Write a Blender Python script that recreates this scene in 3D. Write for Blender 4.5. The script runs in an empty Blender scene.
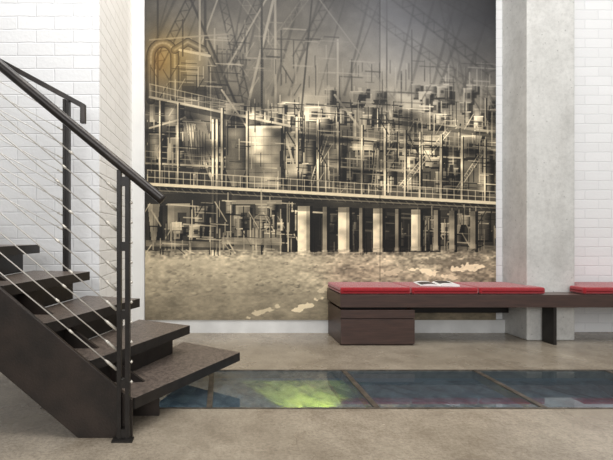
import bpy, bmesh, math, random
import numpy as np
from mathutils import Vector, Matrix
random.seed(7); np.random.seed(7)
S = bpy.context.scene
COL = S.collection
S.view_settings.view_transform = 'Standard'
F=420.0; CX=222.0; CY=235.0; H=0.9
W = {}   # world locations

def lin(c):
    return tuple(((v/255)/12.92 if v/255<=0.04045 else ((v/255+0.055)/1.055)**2.4) for v in c)+(1,)

# ---------------------------------------------------------------- materials
def mat(name, c1, c2=None, scale=8, rough=0.6, metal=0.0, bump=0.0, bscale=60, detail=6, lo=0.35, hi=0.65, rough2=None, stretch=None, spec=None):
    m=bpy.data.materials.new(name); m.use_nodes=True
    nt=m.node_tree; N=nt.nodes; L=nt.links
    b=N['Principled BSDF']; b.inputs['Roughness'].default_value=rough; b.inputs['Metallic'].default_value=metal
    if spec is not None: b.inputs['Specular IOR Level'].default_value=spec
    tc=N.new('ShaderNodeTexCoord'); mp=N.new('ShaderNodeMapping'); L.new(tc.outputs['Object'],mp.inputs[0])
    if stretch: mp.inputs['Scale'].default_value=stretch
    if c2 is None: c2=tuple(v*0.85 for v in c1)
    n=N.new('ShaderNodeTexNoise'); n.inputs['Scale'].default_value=scale; n.inputs['Detail'].default_value=detail
    L.new(mp.outputs[0],n.inputs['Vector'])
    r=N.new('ShaderNodeValToRGB'); r.color_ramp.elements[0].position=lo; r.color_ramp.elements[1].position=hi
    r.color_ramp.elements[0].color=lin(c2); r.color_ramp.elements[1].color=lin(c1)
    L.new(n.outputs[0],r.inputs[0]); L.new(r.outputs[0],b.inputs['Base Color'])
    if rough2 is not None:
        mr=N.new('ShaderNodeMapRange'); mr.inputs[3].default_value=rough; mr.inputs[4].default_value=rough2
        L.new(n.outputs[0],mr.inputs[0]); L.new(mr.outputs[0],b.inputs['Roughness'])
    if bump>0:
        n2=N.new('ShaderNodeTexNoise'); n2.inputs['Scale'].default_value=bscale; n2.inputs['Detail'].default_value=4
        L.new(mp.outputs[0],n2.inputs['Vector'])
        bp=N.new('ShaderNodeBump'); bp.inputs['Strength'].default_value=bump; bp.inputs['Distance'].default_value=0.01
        L.new(n2.outputs[0],bp.inputs['Height']); L.new(bp.outputs[0],b.inputs['Normal'])
    return m

def brick_mat(name, axis, c1=(239,239,239), mo=(226,226,227), bs=.5):
    m=bpy.data.materials.new(name); m.use_nodes=True
    nt=m.node_tree; N=nt.nodes; L=nt.links; b=N['Principled BSDF']; b.inputs['Roughness'].default_value=0.6
    g=N.new('ShaderNodeNewGeometry'); s=N.new('ShaderNodeSeparateXYZ')
    nw=N.new('ShaderNodeTexNoise'); nw.inputs['Scale'].default_value=14; L.new(g.outputs['Position'],nw.inputs['Vector'])
    va=N.new('ShaderNodeVectorMath'); va.operation='MULTIPLY_ADD'; va.inputs[1].default_value=(.008,.008,.008)
    L.new(nw.outputs['Color'],va.inputs[0]); L.new(g.outputs['Position'],va.inputs[2]); L.new(va.outputs[0],s.inputs[0])
    c=N.new('ShaderNodeCombineXYZ'); L.new(s.outputs['X' if axis=='x' else 'Y'],c.inputs[0]); L.new(s.outputs['Z'],c.inputs[1])
    t=N.new('ShaderNodeTexBrick'); t.inputs['Scale'].default_value=1.0
    t.inputs['Brick Width'].default_value=0.25; t.inputs['Row Height'].default_value=0.088
    t.inputs['Mortar Size'].default_value=.006; t.inputs['Mortar Smooth'].default_value=1.0; t.inputs['Bias'].default_value=0
    L.new(c.outputs[0],t.inputs['Vector'])
    t.inputs['Color1'].default_value=lin(c1); t.inputs['Color2'].default_value=lin(tuple(v-6 for v in c1)); t.inputs['Mortar'].default_value=lin(mo)
    L.new(t.outputs['Color'],b.inputs['Base Color'])
    n=N.new('ShaderNodeTexNoise'); n.inputs['Scale'].default_value=40; n.inputs['Detail'].default_value=5; L.new(g.outputs['Position'],n.inputs['Vector'])
    ma=N.new('ShaderNodeMath'); ma.operation='MULTIPLY'; ma.inputs[1].default_value=.8; L.new(n.outputs[0],ma.inputs[0])
    mb=N.new('ShaderNodeMath'); mb.operation='SUBTRACT'; L.new(ma.outputs[0],mb.inputs[0]); L.new(t.outputs['Fac'],mb.inputs[1])
    bp=N.new('ShaderNodeBump'); bp.inputs['Strength'].default_value=bs; bp.inputs['Distance'].default_value=0.0045
    L.new(mb.outputs[0],bp.inputs['Height']); L.new(bp.outputs[0],b.inputs['Normal'])
    return m

M_brickx=brick_mat('white_brick_x','x'); M_bricky=brick_mat('white_brick_y','y',(244,242,238),(218,215,209),.8)  # y copy for the return face: warm light put into its lighter colour
M_white=mat('white_plaster',(232,232,230),(224,224,222),scale=3,rough=0.7)
M_base=mat('painted_base',(222,222,220),(205,205,203),scale=5,rough=0.6)
M_steel=mat('dark_steel',(44,40,37),(33,30,28),scale=14,rough=0.42,metal=0.3,bump=0.05)
M_rail=mat('handrail_steel',(62,57,53),(44,41,40),scale=12,rough=0.3,metal=0.5,detail=10)
M_string=mat('stringer_steel',(58,49,44),(42,37,34),scale=7,rough=0.42,metal=0.3,detail=12,bump=.12,bscale=90)
M_tread=mat('tread_top',(112,100,91),(80,71,65),scale=60,rough=0.34,bump=0.4,bscale=220,detail=15,lo=.38,hi=.62)
M_cable=mat('stainless',(208,204,197),(188,184,177),scale=30,rough=0.35,metal=0.3)
M_fit=mat('fitting',(214,208,197),(186,181,171),scale=30,rough=0.3,metal=0.4)
M_wood=mat('dark_brown_board',(73,54,48),(58,44,40),scale=5,rough=0.40,stretch=(1,1,14),detail=7)
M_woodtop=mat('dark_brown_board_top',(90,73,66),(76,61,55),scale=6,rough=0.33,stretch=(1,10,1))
M_red=mat('red_fabric',(160,29,38),(132,20,29),scale=90,rough=1.0,bump=0.3,bscale=240,spec=.2)
M_red.node_tree.nodes['Principled BSDF'].inputs['Sheen Weight'].default_value=.5
M_red.node_tree.nodes['Principled BSDF'].inputs['Sheen Roughness'].default_value=.5
M_redp=mat('red_piping',(98,14,22),(84,10,18),scale=60,rough=0.9,spec=.1)
M_black=mat('shade_black',(22,20,20),(15,14,14),scale=4,rough=0.6)
M_frame=mat('frame_metal',(104,96,86),(74,68,60),scale=25,rough=0.36,metal=0.35)
M_paper=mat('paper',(236,236,234),(226,226,226),scale=5,rough=0.5)
M_ink=mat('ink',(26,28,32),(70,70,74),scale=60,rough=0.5)
M_rock=mat('pit_rubble',(140,152,156),(78,94,104),scale=7,rough=0.8,bump=0.4,bscale=16,detail=10,lo=0.40,hi=0.62)
M_pitw=mat('pit_wall',(98,112,120),(78,90,98),scale=4,rough=0.8)

def concrete_mat():
    m=bpy.data.materials.new('cast_concrete'); m.use_nodes=True
    nt=m.node_tree; N=nt.nodes; L=nt.links; b=N['Principled BSDF']; b.inputs['Roughness'].default_value=.8
    g=N.new('ShaderNodeNewGeometry')
    def noise(sc,d,ro=.6,st=(1,1,1)):
        mp=N.new('ShaderNodeMapping'); mp.inputs['Scale'].default_value=st; L.new(g.outputs['Position'],mp.inputs[0])
        n=N.new('ShaderNodeTexNoise'); n.inputs['Scale'].default_value=sc; n.inputs['Detail'].default_value=d; n.inputs['Roughness'].default_value=ro
        L.new(mp.outputs[0],n.inputs['Vector']); return n
    n1=noise(3,12,.7); n2=noise(26,8,.75); n3=noise(5,6,.6,(1,1,.25))
    def ramp(n,a,b_,c1,c2):
        r=N.new('ShaderNodeValToRGB'); r.color_ramp.elements[0].position=a; r.color_ramp.elements[1].position=b_
        r.color_ramp.elements[0].color=c1; r.color_ramp.elements[1].color=c2; L.new(n,r.inputs[0]); return r
    r1=ramp(n1.outputs[0],.34,.66,lin((186,185,181)),lin((208,207,203)))
    r2=ramp(n2.outputs[0],.30,.55,(.84,.84,.84,1),(1.03,1.03,1.03,1))
    vo=N.new('ShaderNodeTexVoronoi'); vo.inputs['Scale'].default_value=16; L.new(g.outputs['Position'],vo.inputs['Vector'])
    r3=ramp(vo.outputs['Distance'],.05,.12,(.62,.62,.62,1),(1,1,1,1))
    r4=ramp(n3.outputs[0],.34,.5,(.92,.915,.91,1),(1,1,1,1))
    last=r1.outputs[0]
    for q in (r2,r3,r4):
        mx=N.new('ShaderNodeMix'); mx.data_type='RGBA'; mx.blend_type='MULTIPLY'; mx.inputs[0].default_value=1
        L.new(last,mx.inputs[6]); L.new(q.outputs[0],mx.inputs[7]); last=mx.outputs[2]
    L.new(last,b.inputs['Base Color'])
    bp=N.new('ShaderNodeBump'); bp.inputs['Strength'].default_value=.3; bp.inputs['Distance'].default_value=.006
    L.new(n2.outputs[0],bp.inputs['Height']); L.new(bp.outputs[0],b.inputs['Normal'])
    return m
M_conc=concrete_mat()

def floor_mat():
    m=bpy.data.materials.new('screed_floor'); m.use_nodes=True
    nt=m.node_tree; N=nt.nodes; L=nt.links; b=N['Principled BSDF']
    g=N.new('ShaderNodeNewGeometry')
    def noise(sc,d,ro=0.6,dist=0):
        n=N.new('ShaderNodeTexNoise'); n.inputs['Scale'].default_value=sc; n.inputs['Detail'].default_value=d; n.inputs['Roughness'].default_value=ro
        n.inputs['Distortion'].default_value=dist
        L.new(g.outputs['Position'],n.inputs['Vector']); return n
    n1=noise(2.2,15,0.78,.2); n2=noise(60,10,0.85,.1); n3=noise(160,3); n4=noise(.9,5); n5=noise(7,12,.8,.5)
    def ramp(n,a,b_,c1,c2):
        r=N.new('ShaderNodeValToRGB'); r.color_ramp.elements[0].position=a; r.color_ramp.elements[1].position=b_
        r.color_ramp.elements[0].color=c1; r.color_ramp.elements[1].color=c2; L.new(n.outputs[0],r.inputs[0]); return r
    r=ramp(n1,.36,.64,lin((128,117,102)),lin((166,155,138)))
    r2=ramp(n2,.36,.56,(0.60,0.59,0.58,1),(1.05,1.05,1.05,1))
    r5=ramp(n5,.34,.48,(0.82,0.80,0.78,1),(1.0,1.0,1.0,1))
    last=r.outputs[0]
    for q in (r2,r5):
        mx=N.new('ShaderNodeMix'); mx.data_type='RGBA'; mx.blend_type='MULTIPLY'; mx.inputs[0].default_value=1
        L.new(last,mx.inputs[6]); L.new(q.outputs[0],mx.inputs[7]); last=mx.outputs[2]
    L.new(last,b.inputs['Base Color'])
    mr=N.new('ShaderNodeMapRange'); mr.inputs[1].default_value=0.35; mr.inputs[2].default_value=0.65; mr.inputs[3].default_value=0.17; mr.inputs[4].default_value=0.38
    L.new(n4.outputs[0],mr.inputs[0]); L.new(mr.outputs[0],b.inputs['Roughness'])
    bp=N.new('ShaderNodeBump'); bp.inputs['Strength'].default_value=0.12; bp.inputs['Distance'].default_value=0.004
    L.new(n3.outputs[0],bp.inputs['Height']); L.new(bp.outputs[0],b.inputs['Normal'])
    return m
M_floor=floor_mat()

def glass_mat():
    m=bpy.data.materials.new('floor_glass'); m.use_nodes=True
    nt=m.node_tree; N=nt.nodes; L=nt.links; N.remove(N['Principled BSDF'])
    o=N['Material Output']; t=N.new('ShaderNodeBsdfTransparent'); t.inputs[0].default_value=(0.86,0.94,0.97,1)
    g=N.new('ShaderNodeBsdfGlossy'); g.inputs['Roughness'].default_value=0.02; g.inputs[0].default_value=(0.98,0.99,1,1)
    df=N.new('ShaderNodeBsdfDiffuse'); df.inputs[0].default_value=lin((140,154,164))
    fr=N.new('ShaderNodeFresnel'); fr.inputs[0].default_value=1.8
    n=N.new('ShaderNodeTexNoise'); n.inputs['Scale'].default_value=18; n.inputs['Detail'].default_value=12; n.inputs['Roughness'].default_value=.8
    gg=N.new('ShaderNodeNewGeometry'); L.new(gg.outputs['Position'],n.inputs['Vector'])
    mr=N.new('ShaderNodeMapRange'); mr.inputs[1].default_value=.35; mr.inputs[2].default_value=.7; mr.inputs[3].default_value=.10; mr.inputs[4].default_value=.18
    L.new(n.outputs[0],mr.inputs[0])
    inv=N.new('ShaderNodeMath'); inv.operation='SUBTRACT'; inv.inputs[0].default_value=1; L.new(gg.outputs['Backfacing'],inv.inputs[1])
    a=N.new('ShaderNodeMath'); a.operation='MULTIPLY'; L.new(mr.outputs[0],a.inputs[0]); L.new(inv.outputs[0],a.inputs[1])
    c=N.new('ShaderNodeMath'); c.operation='MULTIPLY'; L.new(fr.outputs[0],c.inputs[0]); L.new(inv.outputs[0],c.inputs[1])
    m1=N.new('ShaderNodeMixShader'); L.new(a.outputs[0],m1.inputs[0]); L.new(t.outputs[0],m1.inputs[1]); L.new(df.outputs[0],m1.inputs[2])
    mx=N.new('ShaderNodeMixShader'); L.new(c.outputs[0],mx.inputs[0]); L.new(m1.outputs[0],mx.inputs[1]); L.new(g.outputs[0],mx.inputs[2])
    L.new(mx.outputs[0],o.inputs[0]); return m
M_glass=glass_mat()

# ---------------------------------------------------------------- mesh helpers
def finish(name, verts, faces, mats, parent=None, bevel=0, segs=2, smooth=False, top_mat=None, **props):
    vs=[Vector(v) for v in verts]
    lo=Vector((min(v.x for v in vs),min(v.y for v in vs),min(v.z for v in vs)))
    hi=Vector((max(v.x for v in vs),max(v.y for v in vs),max(v.z for v in vs)))
    c=(lo+hi)/2
    me=bpy.data.meshes.new(name); me.from_pydata([v-c for v in vs],[],faces)
    if not isinstance(mats,(list,tuple)): mats=[mats]
    for mm in mats: me.materials.append(mm)
    bm=bmesh.new(); bm.from_mesh(me); bmesh.ops.recalc_face_normals(bm,faces=bm.faces)
    if bevel>0:
        bmesh.ops.bevel(bm,geom=[e for e in bm.edges if e.calc_face_angle(0)>0.5],offset=bevel,segments=segs,profile=0.6,affect='EDGES')
    if top_mat is not None:
        for f in bm.faces:
            if f.normal.z>0.8: f.material_index=top_mat
    if smooth:
        for f in bm.faces: f.smooth=True
    bm.to_mesh(me); bm.free()
    o=bpy.data.objects.new(name,me); COL.objects.link(o); place(o,c,parent)
    for k,v in props.items(): o[k]=v
    return o
def place(o,c,parent=None):
    W[o.name]=Vector(c); o.location=c
    if parent is not None:
        o.parent=parent; o.matrix_parent_inverse=Matrix.Translation(-W[parent.name])
def empty(name,c,parent=None,**props):
    o=bpy.data.objects.new(name,None); o.empty_display_size=0.1; COL.objects.link(o); place(o,Vector(c),parent)
    for k,v in props.items(): o[k]=v
    return o
def hexa(name,b4,t4,mats,parent=None,**k):
    v=list(b4)+list(t4); f=[(0,3,2,1),(4,5,6,7)]+[(i,(i+1)%4,4+(i+1)%4,4+i) for i in range(4)]
    return finish(name,v,f,mats,parent,**k)
def box(name,x0,x1,y0,y1,z0,z1,mats,parent=None,**k):
    q=[(x0,y0),(x1,y0),(x1,y1),(x0,y1)]
    return hexa(name,[(a,b,z0) for a,b in q],[(a,b,z1) for a,b in q],mats,parent,**k)
def prism(name,pts,z0,z1,mats,parent=None,**k):
    n=len(pts); v=[(a,b,z0) for a,b in pts]+[(a,b,z1) for a,b in pts]
    f=[tuple(range(n-1,-1,-1)),tuple(range(n,2*n))]+[(i,(i+1)%n,n+(i+1)%n,n+i) for i in range(n)]
    return finish(name,v,f,mats,parent,**k)
def plate(name,pts3,offset,mats,parent=None,**k):
    n=len(pts3); o=Vector(offset); v=[Vector(p) for p in pts3]; v=v+[p+o for p in v]
    f=[tuple(range(n-1,-1,-1)),tuple(range(n,2*n))]+[(i,(i+1)%n,n+(i+1)%n,n+i) for i in range(n)]
    return finish(name,v,f,mats,parent,**k)
def tube_geo(path,r,seg=12):
    P=[Vector(p) for p in path]; vs=[];fs=[]
    for i,p in enumerate(P):
        d=(P[min(i+1,len(P)-1)]-P[max(i-1,0)]).normalized()
        a=d.cross(Vector((0,0,1))); 
        if a.length<0.05: a=d.cross(Vector((0,1,0)))
        a.normalize(); b=d.cross(a)
        rr=r[i] if isinstance(r,(list,tuple)) else r
        for j in range(seg):
            t=2*math.pi*j/seg; vs.append(p+a*math.cos(t)*rr+b*math.sin(t)*rr)
    for i in range(len(P)-1):
        for j in range(seg):
            fs.append((i*seg+j,i*seg+(j+1)%seg,(i+1)*seg+(j+1)%seg,(i+1)*seg+j))
    fs.append(tuple(range(seg))[::-1]); fs.append(tuple((len(P)-1)*seg+j for j in range(seg)))
    return vs,fs
def tube(name,path,r,mats,parent=None,seg=12,**k):
    vs,fs=tube_geo(path,r,seg); return finish(name,vs,fs,mats,parent,smooth=True,**k)

# ---------------------------------------------------------------- room shell
ZW=3.90
hx0,hx1,hy0,hy1=-0.94,3.43,2.172,2.80
fx0,fx1,fy0,fy1=-5.0,7.0,-4.0,4.0
PY1=3.95; PZ=-.52; ST=-.07
v=[(fx0,fy0,0),(fx1,fy0,0),(fx1,fy1,0),(fx0,fy1,0),(hx0,hy0,0),(hx1,hy0,0),(hx1,hy1,0),(hx0,hy1,0),
   (hx0,hy0,PZ),(hx1,hy0,PZ),(hx1,PY1,PZ),(hx0,PY1,PZ),
   (hx0,hy1,ST),(hx1,hy1,ST),(hx0,PY1,ST),(hx1,PY1,ST)]
f=[(0,1,5,4),(1,2,6,5),(2,3,7,6),(3,0,4,7),(4,5,9,8),(8,9,10,11),(7,6,13,12),(12,13,15,14),(14,15,10,11),(4,8,11,14,12,7),(5,6,13,15,10,9)]
me=bpy.data.meshes.new('floor'); me.from_pydata(v,[],f); me.materials.append(M_floor); me.materials.append(M_pitw)
for i,p in enumerate(me.polygons): p.material_index=0 if i<4 else 1
fl=bpy.data.objects.new('floor',me); COL.objects.link(fl); fl['kind']='structure'
box('wall_back',-0.9,7.0,ZW,ZW+.2,-.02,4.6,M_brickx,kind='structure')
lw=box('wall_left',-5.0,-0.826,2.83,4.1,-.02,4.6,[M_brickx,M_bricky],kind='structure')
for p in lw.data.polygons:
    if abs(p.normal.x)>0.8: p.material_index=1
box('trim_1',-0.826,-0.712,3.86,3.90,0,4.6,M_white,kind='structure')
box('baseboard_back',-0.712,2.60,3.86,3.90,0,.120,M_base,kind='structure')
# rubble in the pit
nx,ny=150,50; vs=[];fs=[]
for j in range(ny):
    for i in range(nx):
        x=hx0+.02+(hx1-hx0-.04)*i/(nx-1); y=hy0+.02+(PY1-hy0-.04)*j/(ny-1)
        z=-.48+.025*math.sin(x*3.1+1.0)*math.cos(y*5)+.018*math.sin(x*9+y*7)+.012*math.sin(x*31+y*17)
        vs.append((x,y,z))
for j in range(ny-1):
    for i in range(nx-1):
        a=j*nx+i; fs.append((a,a+1,a+nx+1,a+nx))
ro=finish('rubble_bed',vs,fs,M_rock,kind='stuff',smooth=True,label='rough grey stone rubble lying beneath the glass floor',category='rubble')

# concrete column
box('concrete_column',2.60,3.009,3.58,3.90,0,4.6,M_conc,bevel=0.012,label='square exposed concrete column standing against the white wall',category='column')

# ---------------------------------------------------------------- glass floor
gf=empty('glass_floor_frame',(1.2,2.48,0),label='grey metal frame holding the walk-on glass floor panes',category='floor frame')
divs=[-.94,-.066,.807,1.68,2.553,3.43]
for i,x in enumerate(divs):
    a,b=x-.015,x+.015
    if i==0: a,b=x,x+.032
    if i==5: a,b=x-.032,x
    box('frame_bar',a,b,hy0+.015,hy1-.015,-.05,.004,M_frame,gf,bevel=.001)
for y0,y1 in ((hy0,hy0+.014),(hy1-.014,hy1)):
    box('frame_edge',hx0,hx1,y0,y1,-.05,.003,M_frame,gf)
for i in range(5):
    box('glass_floor_pane',divs[i]+(.016 if i else .033),divs[i+1]-(.016 if i<4 else .033),hy0+.015,hy1-.015,-.03,-.002,M_glass,
        label='walk-on glass pane set flush in the concrete floor',category='glass panel',group='glass floor panes')

# ---------------------------------------------------------------- mural (painted colour attribute)
X0,X1,Y0,Y1=145.,497.,-90.,320.
SS=2.0
w=int((X1-X0)*SS); h=int((Y1-Y0)*SS)
xs=X0+(np.arange(w)+.5)/SS; ys=Y0+(np.arange(h)+.5)/SS
GX,GY=np.meshgrid(xs,ys)
cxp=[145,200,262,320,380,440,497]; cyp=[-90,0,50,100,150,190,205,248,258,280,300,320]
T=[[.12,.12,.12,.12,.12,.12,.12],
   [.28,.28,.27,.28,.30,.25,.20],
   [.34,.35,.37,.42,.48,.38,.28],
   [.28,.30,.34,.44,.50,.46,.38],
   [.19,.23,.27,.31,.35,.35,.33],
   [.20,.24,.26,.28,.30,.30,.28],
   [.20,.20,.20,.18,.20,.22,.22],
   [.46,.48,.44,.26,.32,.38,.38],
   [.68,.70,.68,.64,.66,.62,.56],
   [.60,.62,.62,.62,.58,.54,.52],
   [.53,.55,.56,.55,.52,.50,.48],
   [.46,.48,.49,.50,.48,.46,.44]]
T=np.array(T)
tmp=np.array([np.interp(xs,cxp,row) for row in T]); C=np.empty((h,w))
for j in range(w): C[:,j]=np.interp(ys,cyp,tmp[:,j])
def vnoise(sx,sy,seed):
    rs=np.random.RandomState(seed); gx=int((X1-X0)/sx)+3; gy=int((Y1-Y0)/sy)+3
    g=rs.rand(gy,gx)-.5
    u=(GX-X0)/sx; v=(GY-Y0)/sy; i=u.astype(int); j=v.astype(int); fu=u-i; fv=v-j
    fu=fu*fu*(3-2*fu); fv=fv*fv*(3-2*fv)
    return (g[j,i]*(1-fu)+g[j,i+1]*fu)*(1-fv)+(g[j+1,i]*(1-fu)+g[j+1,i+1]*fu)*fv
C+=vnoise(40,30,1)*.08+vnoise(15,12,2)*.06+vnoise(5,5,3)*.04
def win(x0,y0,x1,y1):
    a=max(0,int((x0-X0)*SS)-3); b=min(w,int((x1-X0)*SS)+4); c=max(0,int((y0-Y0)*SS)-3); d=min(h,int((y1-Y0)*SS)+4)
    return a,b,c,d
def line(x0,y0,x1,y1,wd,val,al=1.0):
    a,b,c,d=win(min(x0,x1)-wd,min(y0,y1)-wd,max(x0,x1)+wd,max(y0,y1)+wd)
    if a>=b or c>=d: return
    x=GX[c:d,a:b]; y=GY[c:d,a:b]; L2=(x1-x0)**2+(y1-y0)**2+1e-9
    t=np.clip(((x-x0)*(x1-x0)+(y-y0)*(y1-y0))/L2,0,1)
    ds=np.hypot(x-x0-t*(x1-x0),y-y0-t*(y1-y0))
    m=np.clip((wd/2-ds)*SS+.5,0,1)*al*min(1,wd*SS)
    C[c:d,a:b]=C[c:d,a:b]*(1-m)+val*m
def rect(x0,y0,x1,y1,val,al=1.0,grad=0.0,skew=0.0,round_=0.0,vg=0.0):
    a,b,c,d=win(x0,y0-abs(skew*(x1-x0)),x1,y1+abs(skew*(x1-x0)))
    if a>=b or c>=d: return
    x=GX[c:d,a:b]; y=GY[c:d,a:b]-skew*(GX[c:d,a:b]-x0)
    m=np.clip(np.minimum(np.minimum(x-x0,x1-x),np.minimum(y-y0,y1-y))*SS+.5,0,1)*al
    u=(x-x0)/(x1-x0+1e-6); q=(y-y0)/(y1-y0+1e-6)
    vv=val+grad*(u-.5)-round_*np.abs(u-.38)**1.5+vg*(q-.5)
    C[c:d,a:b]=C[c:d,a:b]*(1-m)+vv*m
def poly(pts,val,al=1.0):
    px=[p[0] for p in pts]; py=[p[1] for p in pts]
    a,b,c,d=win(min(px),min(py),max(px),max(py))
    if a>=b or c>=d: return
    x=GX[c:d,a:b]; y=GY[c:d,a:b]; ins=np.zeros(x.shape,bool); n=len(pts)
    for i in range(n):
        xa,ya=pts[i]; xb,yb=pts[(i+1)%n]
        if ya==yb: continue
        cond=((ya>y)!=(yb>y))&(x<(xb-xa)*(y-ya)/(yb-ya)+xa); ins^=cond
    m=ins*al; C[c:d,a:b]=C[c:d,a:b]*(1-m)+val*m
def blob(cx,cy,rx,ry,val,al=1.0,soft=.5):
    a,b,c,d=win(cx-rx,cy-ry,cx+rx,cy+ry)
    if a>=b or c>=d: return
    r=np.hypot((GX[c:d,a:b]-cx)/rx,(GY[c:d,a:b]-cy)/ry); m=np.clip((1-r)/soft,0,1)*al
    C[c:d,a:b]=C[c:d,a:b]*(1-m)+val*m
def blur(n=1):
    global C
    for _ in range(n):
        P=np.pad(C,1,mode='edge'); C=(P[:-2,1:-1]+P[2:,1:-1]+P[1:-1,:-2]+P[1:-1,2:]+2*P[1:-1,1:-1])/6
def smooth_noise_light(lo,hi,seed,sx=26,sy=20):
    n=vnoise(sx,sy,seed)+.5*vnoise(sx*.4,sy*.4,seed+1)
    n=np.clip(n/1.0+.5,0,1); return lo+(hi-lo)*n
def truss(x0,y0,x1,y1,dp,n,val,al,wd=1.2):
    L_=math.hypot(x1-x0,y1-y0); nx_,ny_=-(y1-y0)/L_*dp,(x1-x0)/L_*dp
    line(x0,y0,x1,y1,wd*1.3,val,al); line(x0+nx_,y0+ny_,x1+nx_,y1+ny_,wd*1.3,val,al)
    for i in range(n):
        a=i/n; b=(i+.5)/n; c=(i+1)/n
        pa=(x0+(x1-x0)*a,y0+(y1-y0)*a); pb=(x0+(x1-x0)*b+nx_,y0+(y1-y0)*b+ny_); pc=(x0+(x1-x0)*c,y0+(y1-y0)*c)
        line(*pa,*pb,wd*.8,val,al); line(*pb,*pc,wd*.8,val,al)
R=random.Random(3)
# --- roof space, far and soft
for i in range(18):
    x=150+i*22; line(x,-90,x-60+R.uniform(-25,25),95,R.uniform(1.2,3),.17,.45)
truss(330,-60,497,70,9,16,.15,.6); truss(300,-90,497,20,10,16,.13,.6); truss(345,-10,497,100,7,18,.20,.5,1.0)
truss(380,-80,300,60,8,14,.16,.5); truss(430,-80,470,110,7,12,.17,.35); 
blur(2)
blob(405,95,80,45,.56,.35,1.0); blob(320,80,60,45,.52,.3,1.0)
truss(240,-90,160,70,8,16,.13,.6); truss(300,-80,232,70,7,16,.15,.55); truss(205,-90,250,100,7,18,.14,.5); truss(345,-50,250,80,6,18,.42,.45,.9); truss(190,-80,290,60,7,18,.46,.4,.9)
for (a,b,c,d,wd,vl) in [(165,-60,240,112,2.4,.14),(300,-60,215,90,1.8,.50),(288,-60,247,110,2.6,.52),(262,-30,262,128,2,.14),(232,-40,196,60,1.8,.48),
      (275,-80,276,128,2.4,.50),(205,-60,206,110,2.6,.14),(318,-60,300,128,1.8,.18),(338,40,338,150,2,.54),(352,60,352,150,1.4,.2),(368,70,368,150,1.4,.52),
      (158,-90,158,100,2,.17),(387,-80,387,110,1.4,.22),(412,30,412,150,1.4,.24),(320,0,410,120,1.2,.44)]:
    line(a,b,c,d,wd,vl,.8)
def pipe(pts,wd,hi=.6):
    for (q,vl,f_) in ((1.15,.12,.8),(.9,.24,1),(.62,hi*.72,.8),(.25,hi,.7)):
        for i in range(len(pts)-1): line(*pts[i],*pts[i+1],wd*q,vl,f_)
def arc(cx,cy,r,a0,a1,wd,val,al=1.0):
    n=22; pr=None
    for i in range(n+1):
        t=math.radians(a0+(a1-a0)*i/n); p=(cx+r*math.cos(t),cy+r*math.sin(t))
        if pr: line(pr[0],pr[1],p[0],p[1],wd,val,al)
        pr=p
def machine(x,y,ww,hh,base):
    kind=R.random()
    rect(x+1.5,y+1.5,x+ww+3,y+hh+2,.07,.75)
    if kind<.4:
        rect(x,y,x+ww,y+hh,base+.07,.95,round_=.8)
        for q in range(int(hh/6)): rect(x,y+4+q*6,x+ww,y+4.7+q*6,base-.16,.5)
        line(x,y,x+ww,y,1.2,base+.18,.9)
        line(x+ww*.3,y-R.uniform(4,14),x+ww*.3,y,1.2,base+.12,.8)
    elif kind<.8:
        rect(x,y,x+ww,y+hh,base,.95,grad=-.14,vg=-.12); rect(x,y,x+ww*.3,y+hh,base+.13,.8); line(x,y,x+ww,y,1,base+.2,.9)
        rect(x+ww*.45,y+hh*.3,x+ww*.85,y+hh*.7,.12,.7)
    else:
        poly([(x,y),(x+ww,y),(x+ww*.7,y+hh),(x+ww*.3,y+hh)],base,.95); poly([(x,y),(x+ww*.4,y),(x+ww*.45,y+hh),(x+ww*.3,y+hh)],base+.13,.8)
def frame_lines(x0,y0,x1,y1,n,vals,wmin,wmax,al,tilt=.08):
    for i in range(n):
        x=R.uniform(x0,x1); y=R.uniform(y0,y1); k=R.random(); vl=R.choice(vals); wd=R.uniform(wmin,wmax)
        if k<.56: line(x,y,x,min(y+R.uniform(8,34),y1+4),wd,vl,al)
        elif k<1-tilt:
            L_=R.uniform(8,34); line(x,y,x+L_,y+L_*.06,wd,vl,al)
        else:
            sg=R.choice([-1,1]); hh=R.uniform(10,20); line(x,y,x+sg*hh*.6,min(y+hh,y1+4),wd,vl,al)
def ladder(x0,y0,x1,y1,wd,val,al=.85):
    L_=math.hypot(x1-x0,y1-y0); nx_,ny_=-(y1-y0)/L_*wd,(x1-x0)/L_*wd
    line(x0,y0,x1,y1,.9,val,al); line(x0+nx_,y0+ny_,x1+nx_,y1+ny_,.9,val,al)
    n=int(L_/2.6)
    for i in range(n):
        t=(i+.5)/n; line(x0+(x1-x0)*t,y0+(y1-y0)*t,x0+(x1-x0)*t+nx_,y0+(y1-y0)*t+ny_,.6,val,al*.8)
# distant upper level
for i in range(30): machine(R.uniform(320,488),R.uniform(84,112),R.uniform(5,14),R.uniform(7,18),R.uniform(.34,.48))
frame_lines(320,60,497,120,130,[.18,.24,.50,.58],.7,1.5,.55)
frame_lines(185,20,330,110,100,[.12,.18,.44,.52],.7,1.7,.55)
blur(1)
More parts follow.
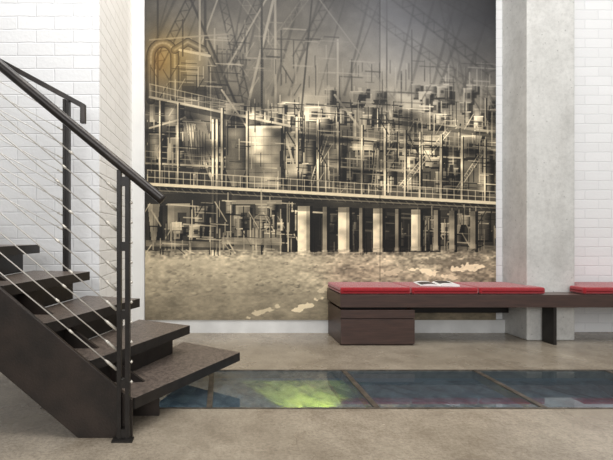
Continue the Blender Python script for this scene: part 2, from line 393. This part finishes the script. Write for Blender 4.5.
# middle storeys
for i in range(20): machine(R.uniform(226,485),R.uniform(102,118),R.uniform(6,16),R.uniform(8,15),R.uniform(.36,.54))
for x,y,a,b,v_ in [(150,100,12,22,.34),(166,104,16,22,.44),(226,104,18,22,.42),(150,134,14,26,.40),(168,138,12,22,.46),(206,140,12,26,.42),(284,132,18,30,.52),(306,140,10,40,.30),(330,144,14,36,.44),
      (352,142,40,8,.58),(356,156,16,26,.40),(380,160,14,26,.44),(400,140,16,20,.48),(424,136,18,30,.50),(446,150,12,34,.42),(460,136,16,22,.48),(478,158,14,34,.44),(436,172,16,20,.5),(404,168,16,22,.42),(318,118,12,14,.46)]:
    machine(x,y,a,b,v_)
for i in range(28): machine(R.uniform(148,488),R.uniform(134,178),R.uniform(3,10),R.uniform(6,15),R.uniform(.38,.6))
frame_lines(145,98,497,188,290,[.07,.11,.16,.50,.60,.70],.7,1.6,.8)
# duct and hopper in the upper left
A=[(151,100),(151,62)]+[(163+12*math.cos(math.radians(a)),57+14*math.sin(math.radians(a))) for a in range(180,361,15)]+[(175,96)]
pipe(A,8,.42)
pipe([(175,50),(188,42),(204,50),(212,66),(222,98)],7,.42)
rect(181,52,208,86,.32,.9,.1,vg=-.15); rect(186,60,204,80,.40,.7,-.1); line(180,50,210,56,2.5,.52); rect(208,66,226,94,.20,.6); rect(182,86,206,97,.12,.7)
frame_lines(150,60,226,97,34,[.08,.14,.48,.56],.7,1.3,.65)
line(200,-10,200,60,2,.50,.8); line(183,20,183,56,1.6,.16,.9); line(150,40,230,34,1.6,.44,.7)
for (a,b,c,d,wd,vl) in [(185,118,215,185,3.0,.68),(191,116,223,184,1.6,.08),(284,130,300,186,2.2,.64),(150,128,185,118,1.8,.62),(335,95,360,128,2,.56),(222,90,248,128,1.8,.62)]:
    line(a,b,c,d,wd,vl,.9)
ladder(400,185,448,128,4,.66); ladder(455,190,482,150,3.4,.62); ladder(310,184,326,134,3,.62); ladder(372,186,376,150,3,.62)
poly([(183,118),(206,122),(212,150),(196,176),(186,150)],.44,.75); poly([(186,122),(196,124),(192,150)],.78,.6)
for i in range(7): line(188+i*3,122+i*2,192+i*2.2,160+i*2,.8,.16,.7)
def gallery(x0,y0,x1,y1,rh,bright,deck=3.0,post=7,sh=.8):
    line(x0,y0+4,x1,y1+4,deck+3,.08,sh); line(x0,y0,x1,y1,deck,bright)
    for q in (1.0,.5): line(x0,y0-rh*q,x1,y1-rh*q*.8,.8,bright,.7)
    n=int((x1-x0)/post)
    for i in range(n+1):
        t=i/n; x=x0+(x1-x0)*t; y=y0+(y1-y0)*t; line(x,y,x,y-rh*(1-.2*t),.7,bright,.65)
gallery(150,97,290,126,13,.58,2.2,7,.5); gallery(296,132,497,150,11,.50,1.6,7,.4)
gallery(392,118,497,132,10,.46,1.4,7,.4)
gallery(145,163,250,168,12,.54,1.8,8,.5); gallery(330,166,420,172,9,.5,1.4,6,.4)
# large silo
rect(249,127,281,187,.64,1,round_=.5); line(249,127,281,127,2.4,.78)
for i in range(6): rect(249,136+i*9,281,136.8+i*9,.38,.6)
for x in (256,264,272): line(x,127,x,187,.6,.44,.5)
rect(281,128,286,187,.10,.8)
rect(226,128,246,170,.46,.9,round_=.6); poly([(226,170),(246,170),(240,186),(232,186)],.52,.9)
poly([(286,164),(304,164),(298,186),(292,186)],.60,.9)
for x in (160,178,222,247,297,318,338,362,385,405,420,441,462,485):
    v_=R.choice([.64,.70,.60]); line(x+1.6,100+(x-150)*.12,x+1.6,188+(x-150)*.04,1.4,.06,.85); line(x,100+(x-150)*.12,x,188+(x-150)*.04,R.uniform(1.2,2.2),v_,.95)
for x in (213,217): line(x+1.5,120,x+1.5,255,1.4,.06,.8); line(x,120,x,255,1.9,.76,.95)
frame_lines(226,100,497,188,110,[.05,.60,.72],.6,1.1,.75)
M_=np.clip((GY-85)/20,0,1)*np.clip((206-GY)/10,0,1)
C*=1+(smooth_noise_light(.48,1.44,21,22,16)-1)*M_
frame_lines(145,100,497,186,80,[.04,.50,.62],.6,1.0,.7)
# main platform
gallery(148,184,497,203,14,.76,3.0,7,.65)
line(148,190,497,208,1.2,.46,.8)
for i in range(44): x=150+i*8; line(x,187+(x-148)*.054,x+4,191+(x-148)*.054,.7,.46,.6)
# lower storey
rect(145,194,232,250,.15,.75); rect(282,208,440,252,.11,.9); rect(440,210,497,246,.18,.7)
for x,y,a,b,v_ in [(148,204,12,36,.44),(168,204,22,28,.42),(194,206,14,30,.40),(234,206,16,22,.42),(256,204,18,24,.50),(448,214,14,28,.42),(470,212,20,28,.44)]: machine(x,y,a,b,v_)
for i in range(14): machine(R.uniform(148,276),R.uniform(200,232),R.uniform(4,11),R.uniform(6,16),R.uniform(.4,.6))
for i in range(14): machine(R.uniform(308,432),R.uniform(212,238),R.uniform(4,9),R.uniform(6,14),R.uniform(.18,.34))
for i in range(8): machine(R.uniform(424,485),R.uniform(212,230),R.uniform(4,9),R.uniform(6,14),R.uniform(.36,.54))
frame_lines(145,200,300,250,130,[.06,.10,.54,.66,.74],.7,1.5,.8); frame_lines(422,208,497,246,64,[.08,.14,.52,.64],.7,1.3,.8); frame_lines(310,208,436,250,60,[.05,.2,.34,.44],.7,1.6,.6)
rect(232,200,282,204,.56,.8); rect(222,237,282,244,.60,.7,0,.02); arc(262,222,8,0,360,1.1,.56,.6); rect(172,222,182,230,.78,.8); rect(146,240,226,246,.56,.5,0,.02)
for x,ww in ((304,12),(344,11),(378,9),(416,9),(325,4),(361,3),(397,3),(436,4),(452,5),(473,5)):
    y0=206+(x-300)*.03; big=ww>7; yb=255-(x-300)*.04
    rect(x+ww/2,y0,x+ww/2+3,252,.05,.85)
    rect(x-ww/2,y0,x+ww/2,yb,.80 if big else .5,1,grad=-.05,vg=.10)
    if big: rect(x+ww*.22,y0,x+ww/2,yb,.56,.85,vg=.10)
    rect(x-ww/2,y0,x+ww/2,y0+5,.34,.6)
    rect(x-ww/2-1,yb-4,x+ww/2+1,yb+1,.62,.5)
C*=1+(smooth_noise_light(.72,1.20,33,14,12)-1)*np.clip((GY-204)/5,0,1)*np.clip((252-GY)/6,0,1)
# --- ground: graded rubble
gm=np.clip((GY-249)/6,0,1)
g_=vnoise(3,1.4,41)*.8+vnoise(7,3,42)*.6+vnoise(26,8,43)*.6
C+=gm*g_*.09
rg=(.35+.65*np.clip((GX-270)/70,0,1))*np.clip((GY-252)/6,0,1)*np.clip((304-GY)/20,0,1)
g2=vnoise(6,3.0,51)+vnoise(2.4,1.6,52)*.9
C+=rg*g2*.22
for i in range(240):
    x=R.uniform(150,497); y=252+R.random()**1.4*42; q=R.uniform(.5,1.8)*(1+(y-252)/60)
    if x<290 and R.random()<.6: continue
    blob(x+.8,y+.6,q*1.8,q*.9,.30,.5,.6); blob(x,y,q*1.6,q*.8,R.choice([.66,.74,.56]),.6,.6)
rb=np.clip((GY-248)/3,0,1)*np.clip((262-GY)/6,0,1)
C+=rb*(vnoise(2.2,1.6,55)+vnoise(5,2,56))*.24
def patch(cx,cy,rx,ry,val,al,seed,ang=0.0,sharp=4):
    global C
    ca,sa=math.cos(ang),math.sin(ang); x=GX-cx; y=GY-cy
    r=np.hypot((x*ca+y*sa)/rx,(-x*sa+y*ca)/ry)+vnoise(7,4,seed)*1.1+vnoise(2.5,1.6,seed+1)*.8
    m=np.clip((1-r)*sharp,0,1)*al; C=C*(1-m)+val*m
patch(455,264,40,6,.34,.55,61,.05,3); patch(425,271,20,2.8,.90,.9,62,.25); patch(470,267,15,3.2,.90,.85,63,-.1); patch(392,272,12,2.6,.82,.65,64,-.2); patch(448,277,10,2,.84,.75,72,.1)
patch(264,311,14,2.8,.82,.65,65,-.30); patch(306,306,17,3.4,.90,.8,66,-.45); patch(326,288,9,3.0,.84,.6,67,-.6)
patch(210,262,50,4,.70,.3,70,.02,3); patch(330,259,70,4,.70,.35,71,0,3)
B=C.copy(); K=C.copy()
for _ in range(3):
    P=np.pad(B,1,mode='edge'); B=(P[:-2,1:-1]+P[2:,1:-1]+P[1:-1,:-2]+P[1:-1,2:]+2*P[1:-1,1:-1])/6
C=K+.35*(K-B)
C+=(np.random.rand(h,w)-.5)*.04
C=np.clip(C,.03,1.0); C=.40+(C-.40)*1.08
C=np.clip(C,.05,.95)
haze=np.clip((GX-290)/110,0,1)*np.clip((125-GY)/110,0,1)
C=C*(1-.55*haze)+.41*.55*haze
fall=np.clip((GX-370)/115,0,1)*np.clip((95-GY)/95,0,1)
C*=1-.66*fall
C*=1-.32*np.clip((40-GY)/70,0,1)
C*=np.where((GX>380)&(GY<110),1.14,1.0)
C*=1-.35*np.clip(1-np.abs(GX-380.2)/.8,0,1)
warm=np.clip(.55+.45*np.clip(GY/150,0,1)-.65*haze,0,1)
Rr=C*(1+.085*warm); Gg=C*(1+.0*warm); Bb=C*(1-.165*warm)+.012*(1-warm)
gl=np.exp(-(((GX-172)/30)**2+((GY-58)/30)**2)); gl2=np.exp(-(((GX-158)/10)**2+((GY-62)/20)**2))
Rr+=gl*.15+gl2*.07; Gg+=gl*.085+gl2*.035; Bb-=gl*.05
RGB=np.clip(np.stack([Rr,Gg,Bb],-1),0.02,1)
LIN=np.where(RGB<=.04045,RGB/12.92,((RGB+.055)/1.055)**2.4)

def mural_material():
    m=bpy.data.materials.new('mural_print'); m.use_nodes=True
    N=m.node_tree.nodes; L=m.node_tree.links; b=N['Principled BSDF']; b.inputs['Roughness'].default_value=.55
    b.inputs['Specular IOR Level'].default_value=.3
    a=N.new('ShaderNodeVertexColor'); a.layer_name='Col'
    L.new(a.outputs[0],b.inputs['Base Color']); return m
M_mural=mural_material()
ZM=3.85
mu=empty('mural',((321-CX)/F*ZM,ZM,.12),label='wall-high sepia photograph mural of an old industrial plant',category='mural')
for k in range(3):
    a=k*(w//3); b=(k+1)*(w//3)+1; b=min(b,w)
    sub=LIN[:,a:b]; hh,ww=sub.shape[:2]
    px=np.linspace(X0+a/SS+(.05 if k else 0), X0+(w//3)*(k+1)/SS-(.05 if k<2 else 0), ww); py=np.linspace(Y0,Y1,hh)
    PX,PY=np.meshgrid((px-CX)/F*ZM, H-(py-CY)/F*ZM)
    c=Vector((float(PX.mean()),ZM,float(PY.mean())))
    co=np.stack([PX-c.x,np.zeros_like(PX),PY-c.z],-1).reshape(-1,3)
    idx=np.arange(hh*ww).reshape(hh,ww)
    fc=np.stack([idx[1:,:-1],idx[1:,1:],idx[:-1,1:],idx[:-1,:-1]],-1).reshape(-1,4)
    me=bpy.data.meshes.new('mural_panel')
    nv=len(co)
    x0,x1=float(co[:,0].min()),float(co[:,0].max()); z0,z1=float(co[:,2].min()),float(co[:,2].max())
    extra=np.array([(x0,.0005,z0),(x1,.0005,z0),(x1,.0005,z1),(x0,.0005,z1),(x0,.05,z0),(x1,.05,z0),(x1,.05,z1),(x0,.05,z1)])
    ef=np.array([(0,4,5,1),(1,5,6,2),(2,6,7,3),(3,7,4,0),(4,7,6,5)])+nv
    co=np.vstack([co,extra]); fc=np.vstack([fc,ef])
    me.vertices.add(len(co)); me.vertices.foreach_set('co',co.astype(np.float32).ravel())
    me.loops.add(len(fc)*4); me.loops.foreach_set('vertex_index',fc.astype(np.int32).ravel())
    me.polygons.add(len(fc)); me.polygons.foreach_set('loop_start',(np.arange(len(fc))*4).astype(np.int32))
    me.update(calc_edges=True)
    at=me.color_attributes.new('Col','FLOAT_COLOR','POINT')
    cc=np.ones((len(co),4),np.float32); cc[:nv,:3]=sub.reshape(-1,3); cc[nv:,:3]=.25
    at.data.foreach_set('color',cc.ravel())
    me.materials.append(M_mural)
    o=bpy.data.objects.new('mural_panel',me); COL.objects.link(o); place(o,c,mu)

# ---------------------------------------------------------------- bench
ZF=3.405; BL=.96; BB=3.835
be=empty('bench',(2.6,3.6,0),label='long low dark brown wooden bench with drawer box and steel leg',category='bench')
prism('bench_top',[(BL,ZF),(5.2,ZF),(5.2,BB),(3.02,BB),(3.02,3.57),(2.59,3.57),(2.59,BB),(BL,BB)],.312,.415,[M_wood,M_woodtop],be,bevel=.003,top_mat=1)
bx=empty('drawer_box',(1.2,3.6,0),be)
box('box_body',BL+.008,1.567,ZF+.03,3.83,0,.290,M_wood,bx,bevel=.003)
box('shadow_gap',BL+.04,1.53,ZF+.07,3.81,.290,.312,M_black,bx)  # black block in the recess, the shade put into its colour
box('drawer',BL+.008,1.567,ZF+.008,ZF+.029,.012,.214,M_wood,bx,bevel=.003)
box('drawer',BL+.008,1.567,ZF+.008,ZF+.029,.222,.290,M_wood,bx,bevel=.003)
box('leg',2.712,2.738,ZF+.03,3.56,0,.311,M_steel,be,bevel=.002,label='dark steel plate leg')
box('leg',4.3,4.326,ZF+.03,3.8,0,.311,M_steel,be,bevel=.002,label='dark steel plate leg')
box('shade_strip',1.57,2.58,3.78,3.82,.20,.311,M_black,be)  # black strip standing in for the shadow under the bench

def cushion(pts,lab):
    o=prism('seat_cushion',pts,.417,.474,M_red,bevel=.021,segs=5,smooth=True,label=lab,category='cushion',group='red bench cushions')
    path=[(x,y,.444) for x,y in pts]
    vs=[];fs=[]; n=len(path)
    for i in range(n):
        a=Vector(path[i]); b=Vector(path[(i+1)%n]); dd=(b-a).normalized()
        tv,tf=tube_geo([a+dd*.018,b-dd*.018],.0026,6); k=len(vs); vs+=tv; fs+=[tuple(q+k for q in f_) for f_ in tf]
    finish('piping',vs,fs,M_redp,o,smooth=True)
    return o
CB=3.83
def rc(a,b): return [(a,ZF+.004),(b,ZF+.004),(b,CB),(a,CB)]
cushion(rc(BL+.002,1.537),'flat red fabric seat cushion at the bench end over the drawers')
cushion(rc(1.543,2.087),'flat red fabric seat cushion on the middle of the bench')
cushion([(2.093,ZF+.004),(2.63,ZF+.004),(2.63,3.565),(2.588,3.565),(2.588,CB),(2.093,CB)],'flat red fabric seat cushion ending at the concrete column')
cushion([(2.94,ZF+.004),(3.75,ZF+.004),(3.75,CB),(3.03,CB),(3.03,3.565),(2.94,3.565)],'flat red fabric seat cushion beyond the concrete column')

# open magazine
mc=Vector((1.83,3.60,.476))
mg=empty('magazine',mc,label='open magazine with printed pages lying on a red cushion',category='magazine')
def page(sign,lift,name,m,inset=0,dz=0,u0=0.0,u1=1.0,v0=0.0,v1=1.0):
    vs=[];fs=[];n=10; ang=math.radians(-12)
    for i in range(n+1):
        u=u0+(u1-u0)*i/n
        for vv in (v0,v1):
            x=sign*u*.150; y=(vv-.5)*.26; z=lift*math.sin(math.pi*min(1,u*1.0))**.6*(1-.3*u)+.002+dz+(.03*max(0,u-.6) if sign>0 else 0)
            vs.append((mc.x+x*math.cos(ang)-y*math.sin(ang),mc.y+x*math.sin(ang)+y*math.cos(ang),mc.z+z))
    k=len(vs); 
    for i in range(n): fs.append((2*i,2*i+1,2*i+3,2*i+2))
    if dz==0:
        vs+= [(a,b,mc.z) for a,b,c_ in vs]
        for i in range(n):
            fs.append((2*i,2*i+2,k+2*i+2,k+2*i)); fs.append((2*i+1,k+2*i+1,k+2*i+3,2*i+3))
        fs.append((2*n,2*n+1,k+2*n+1,k+2*n)); fs.append((0,k,k+1,1))
    return finish(name,vs,fs,m,mg,smooth=False)
page(-1,.016,'page_block',M_paper); page(1,.022,'page_block',M_paper)
page(-1,.016,'printed_picture',M_ink,dz=.001,u0=.08,u1=.92,v0=.06,v1=.72)
page(1,.022,'printed_picture',M_ink,dz=.001,u0=.12,u1=.75,v0=.25,v1=.94)

# ---------------------------------------------------------------- staircase (treads fan out towards the foot)
r=.168; NT=7
d=Vector((-1,0,0)); nin=Vector((0,1,0)); P0=Vector((-.434,1.862,0)); s=.85; g=r/s
N1=Vector((-.39,1.890,0))
def Nk(k): return N1+d*g*(k-1)
def Fk(k): return Vector((.112-.312*(k-1),2.62,0))
st=empty('staircase',(-.4,2.1,0),label='dark steel staircase with grey-brown treads and cable railings',category='staircase')
TT=.052
for k in range(1,NT+1):
    n0,f0,n1,f1=Nk(k),Fk(k),Nk(k+1),Fk(k+1)
    nd=(f0-n0).normalized(); back=Vector((-nd.y,nd.x,0))
    dep=.40 if k>1 else .46
    fb=f0+back*dep
    if fb.x<-.80: fb.y=min(fb.y,2.75)
    nb=n1+Vector((-.05,0,0))
    pts=[n0,f0,fb,nb]
    z=r*k
    prism('tread',[(p.x,p.y) for p in pts],z-TT,z,[M_steel,M_tread],st,bevel=.0015,top_mat=1)
    if k>1:
        a=n0+(n1-n0)*.35+(f0-n0)*.02; b=f0+(f1-f0)*.30+(n0-f0)*.03
        plate('riser',[(a.x,a.y,z-r+.0005),(b.x,b.y,z-r+.0005),(b.x,b.y,z-TT-.001),(a.x,a.y,z-TT-.001)],(-.012,.0,0),M_steel,st)
def sp(t,z,off=0.0): 
    p=P0+d*t+nin*off; return (p.x,p.y,z)
tp=1.5
plate('stringer',[sp(-.035,0),sp(.205,0),sp(tp,s*(tp-.205)),sp(tp,s*tp+.19),sp(-.035,.168)],nin*.022,M_string,st,bevel=.002)
pts=[]; yy=2.09
def at(k):
    a,b=Nk(k),Fk(k); t=(yy-a.y)/(b.y-a.y); return a.x+(b.x-a.x)*t
pts=[(at(1)-.06,yy,0),(at(1)-.06,yy,r-TT-.002),(at(7)-.06,yy,7*r-TT-.002),(at(8),yy,7*r-TT-.002),(at(8),yy,7*r-.2),(at(2)-.02,yy,0)]
plate('stringer',pts,(0,.02,0),M_string,st)

# near railing
rn=empty('railing',P0+Vector((0,0,.2)),st)
RS=.831
def railp(t,dz=0,off=-.02): 
    p=P0+d*t+nin*off; return Vector((p.x,p.y,1.197+RS*t+dz))
tube('handrail',[railp(-.175),railp(-.165),railp(0.6),railp(1.6)],.0215,M_rail,rn,seg=20)
def post_near(t,name='post'):
    e=empty(name,railp(t)-Vector((0,0,1.1)),rn)
    zb=max(0,s*t-.05) if t>.2 else 0
    zt=1.197+RS*t-.012
    for a,bb in ((-.030,-.010),(.008,.026)):
        q=[P0+d*(t+a)+nin*(-.028),P0+d*(t+bb)+nin*(-.028),P0+d*(t+bb)+nin*(-.004),P0+d*(t+a)+nin*(-.004)]
        hexa('flat_bar',[(p.x,p.y,zb) for p in q],[(p.x,p.y,zt) for p in q],M_steel,e)
    for zz in (zb+.03,zb+.25,zb+.55,zb+.85,zt-.05):
        q=[P0+d*(t-.0098)+nin*(-.026),P0+d*(t+.0078)+nin*(-.026),P0+d*(t+.0078)+nin*(-.006),P0+d*(t-.0098)+nin*(-.006)]
        hexa('spacer',[(p.x,p.y,zz-.02) for p in q],[(p.x,p.y,zz+.02) for p in q],M_steel,e)
    return e
post_near(0); post_near(1.4)
q=[P0+d*a+nin*b for a,b in ((-.045,-.045),(.045,-.045),(.045,-.002),(-.045,-.002))]
hexa('foot_plate',[(p.x,p.y,0) for p in q],[(p.x,p.y,.008) for p in q],M_steel,rn)
for i in range(10):
    dz=-.125-.0875*i
    tube('cable',[railp(.028,dz,-.016),railp(.8,dz,-.016),railp(1.39,dz,-.016)],.0028,M_cable,rn,seg=8)
    a=railp(.028,dz,-.016); b=railp(.070,dz,-.016); c_=railp(.082,dz,-.016)
    tube('cable_fitting',[a,b,c_],[.0066,.0066,.003],M_fit,rn,seg=10)
    tt=.22+.03*(i%3); a=railp(tt,dz,-.016); b=railp(tt+.02,dz,-.016)
    tube('cable_fitting',[a,a+(b-a)*.2,a+(b-a)*.8,b],[.003,.0052,.0052,.003],M_fit,rn,seg=10)
    c2=railp(-.032,dz,-.016); c3=railp(-.040,dz,-.016)
    tube('cable_fitting',[c2,c3],[.007,.005],M_fit,rn,seg=10)

# far railing
rf=empty('railing',(-.979,2.65,.7),st)
yf=2.655
def fr(x): return 1.705+.54*(-.86-x)
rail=[(-.862,fr(-.86)+.018),(-2.3,fr(-2.3)+.018),(-2.3,fr(-2.3)-.018),(-.893,fr(-.893)-.016),(-.893,fr(-.86)-.10),(-.862,fr(-.86)-.10)]
plate('handrail',[(x,yf-.018,z) for x,z in rail],(0,.036,0),M_rail,rf,bevel=.004)
for a,b in ((-1.000,-.985),(-.977,-.962)):
    box('post',a,b,yf-.02,yf+.02,.66,fr(-.979)-.015,M_steel,rf)
box('spacer',-.985,-.977,yf-.015,yf+.015,.68,1.72,M_steel,rf)
box('post',-2.2,-2.15,yf-.02,yf+.02,.95,fr(-2.17)-.015,M_steel,rf)
for i in range(9):
    dz=-.13-.09*i
    tube('cable',[(-1.000,yf,fr(-1.0)+dz),(-1.6,yf,fr(-1.6)+dz),(-2.15,yf,fr(-2.15)+dz)],.0026,M_cable,rf,seg=8)
    tube('cable_fitting',[(-1.000,yf,fr(-1.0)+dz),(-1.04,yf,fr(-1.04)+dz)],.0055,M_fit,rf,seg=8)

# ---------------------------------------------------------------- lights
def area(name,loc,tgt,sx,sy,e,col=(1,1,1)):
    l=bpy.data.lights.new(name,'AREA'); l.shape='RECTANGLE'; l.size=sx; l.size_y=sy; l.energy=e; l.color=col
    o=bpy.data.objects.new(name,l); COL.objects.link(o); o.location=loc
    o.rotation_euler=(Vector(tgt)-Vector(loc)).to_track_quat('-Z','Y').to_euler(); return o
area('skylight',(1.2,1.5,4.5),(1.2,1.9,0),5.5,2.0,220,(1,.99,.97))
area('front_fill',(-.5,-3.5,2.8),(1.0,3.9,1.5),6,2.6,172,(1,1,1))  # added fill behind the camera, aimed at the mural wall
area('side_fill',(5.0,-1.5,2.2),(-.8,3.4,1.3),2.5,2.5,28,(1,.96,.9))  # added fill from the right, for the left wall's return face
area('warm_fill',(.4,3.0,3.9),(-.9,3.4,1.2),.4,.4,14,(1,.90,.75))  # added warm light to brighten the left wall's return face
area('pit_fill',(1.2,3.0,-.085),(1.2,3.45,-.5),4.0,.06,6,(.86,.94,1))  # added area light to brighten the rubble under the glass
p=bpy.data.lights.new('pit_lamp','SPOT'); p.energy=40; p.color=(1,.92,.08); p.shadow_soft_size=.04; p.spot_size=math.radians(80); p.spot_blend=.6
po=bpy.data.objects.new('pit_lamp',p); COL.objects.link(po); po.location=(.74,3.2,-.10); po.rotation_euler=(Vector((.70,3.62,-.5))-Vector((.74,3.2,-.10))).to_track_quat('-Z','Y').to_euler()
wd=bpy.data.worlds.new('world'); S.world=wd; wd.use_nodes=True
wd.node_tree.nodes['Background'].inputs[0].default_value=(.97,.98,1,1); wd.node_tree.nodes['Background'].inputs[1].default_value=.31

# ---------------------------------------------------------------- camera
cam=bpy.data.cameras.new('camera'); co=bpy.data.objects.new('camera',cam); COL.objects.link(co)
co.location=(0,0,H); co.rotation_euler=(math.radians(90),0,0)
cam.sensor_width=36; cam.lens=F/613*36; cam.shift_x=(306.5-CX)/613; cam.shift_y=(CY-230)/613; cam.clip_start=.05
S.camera=co
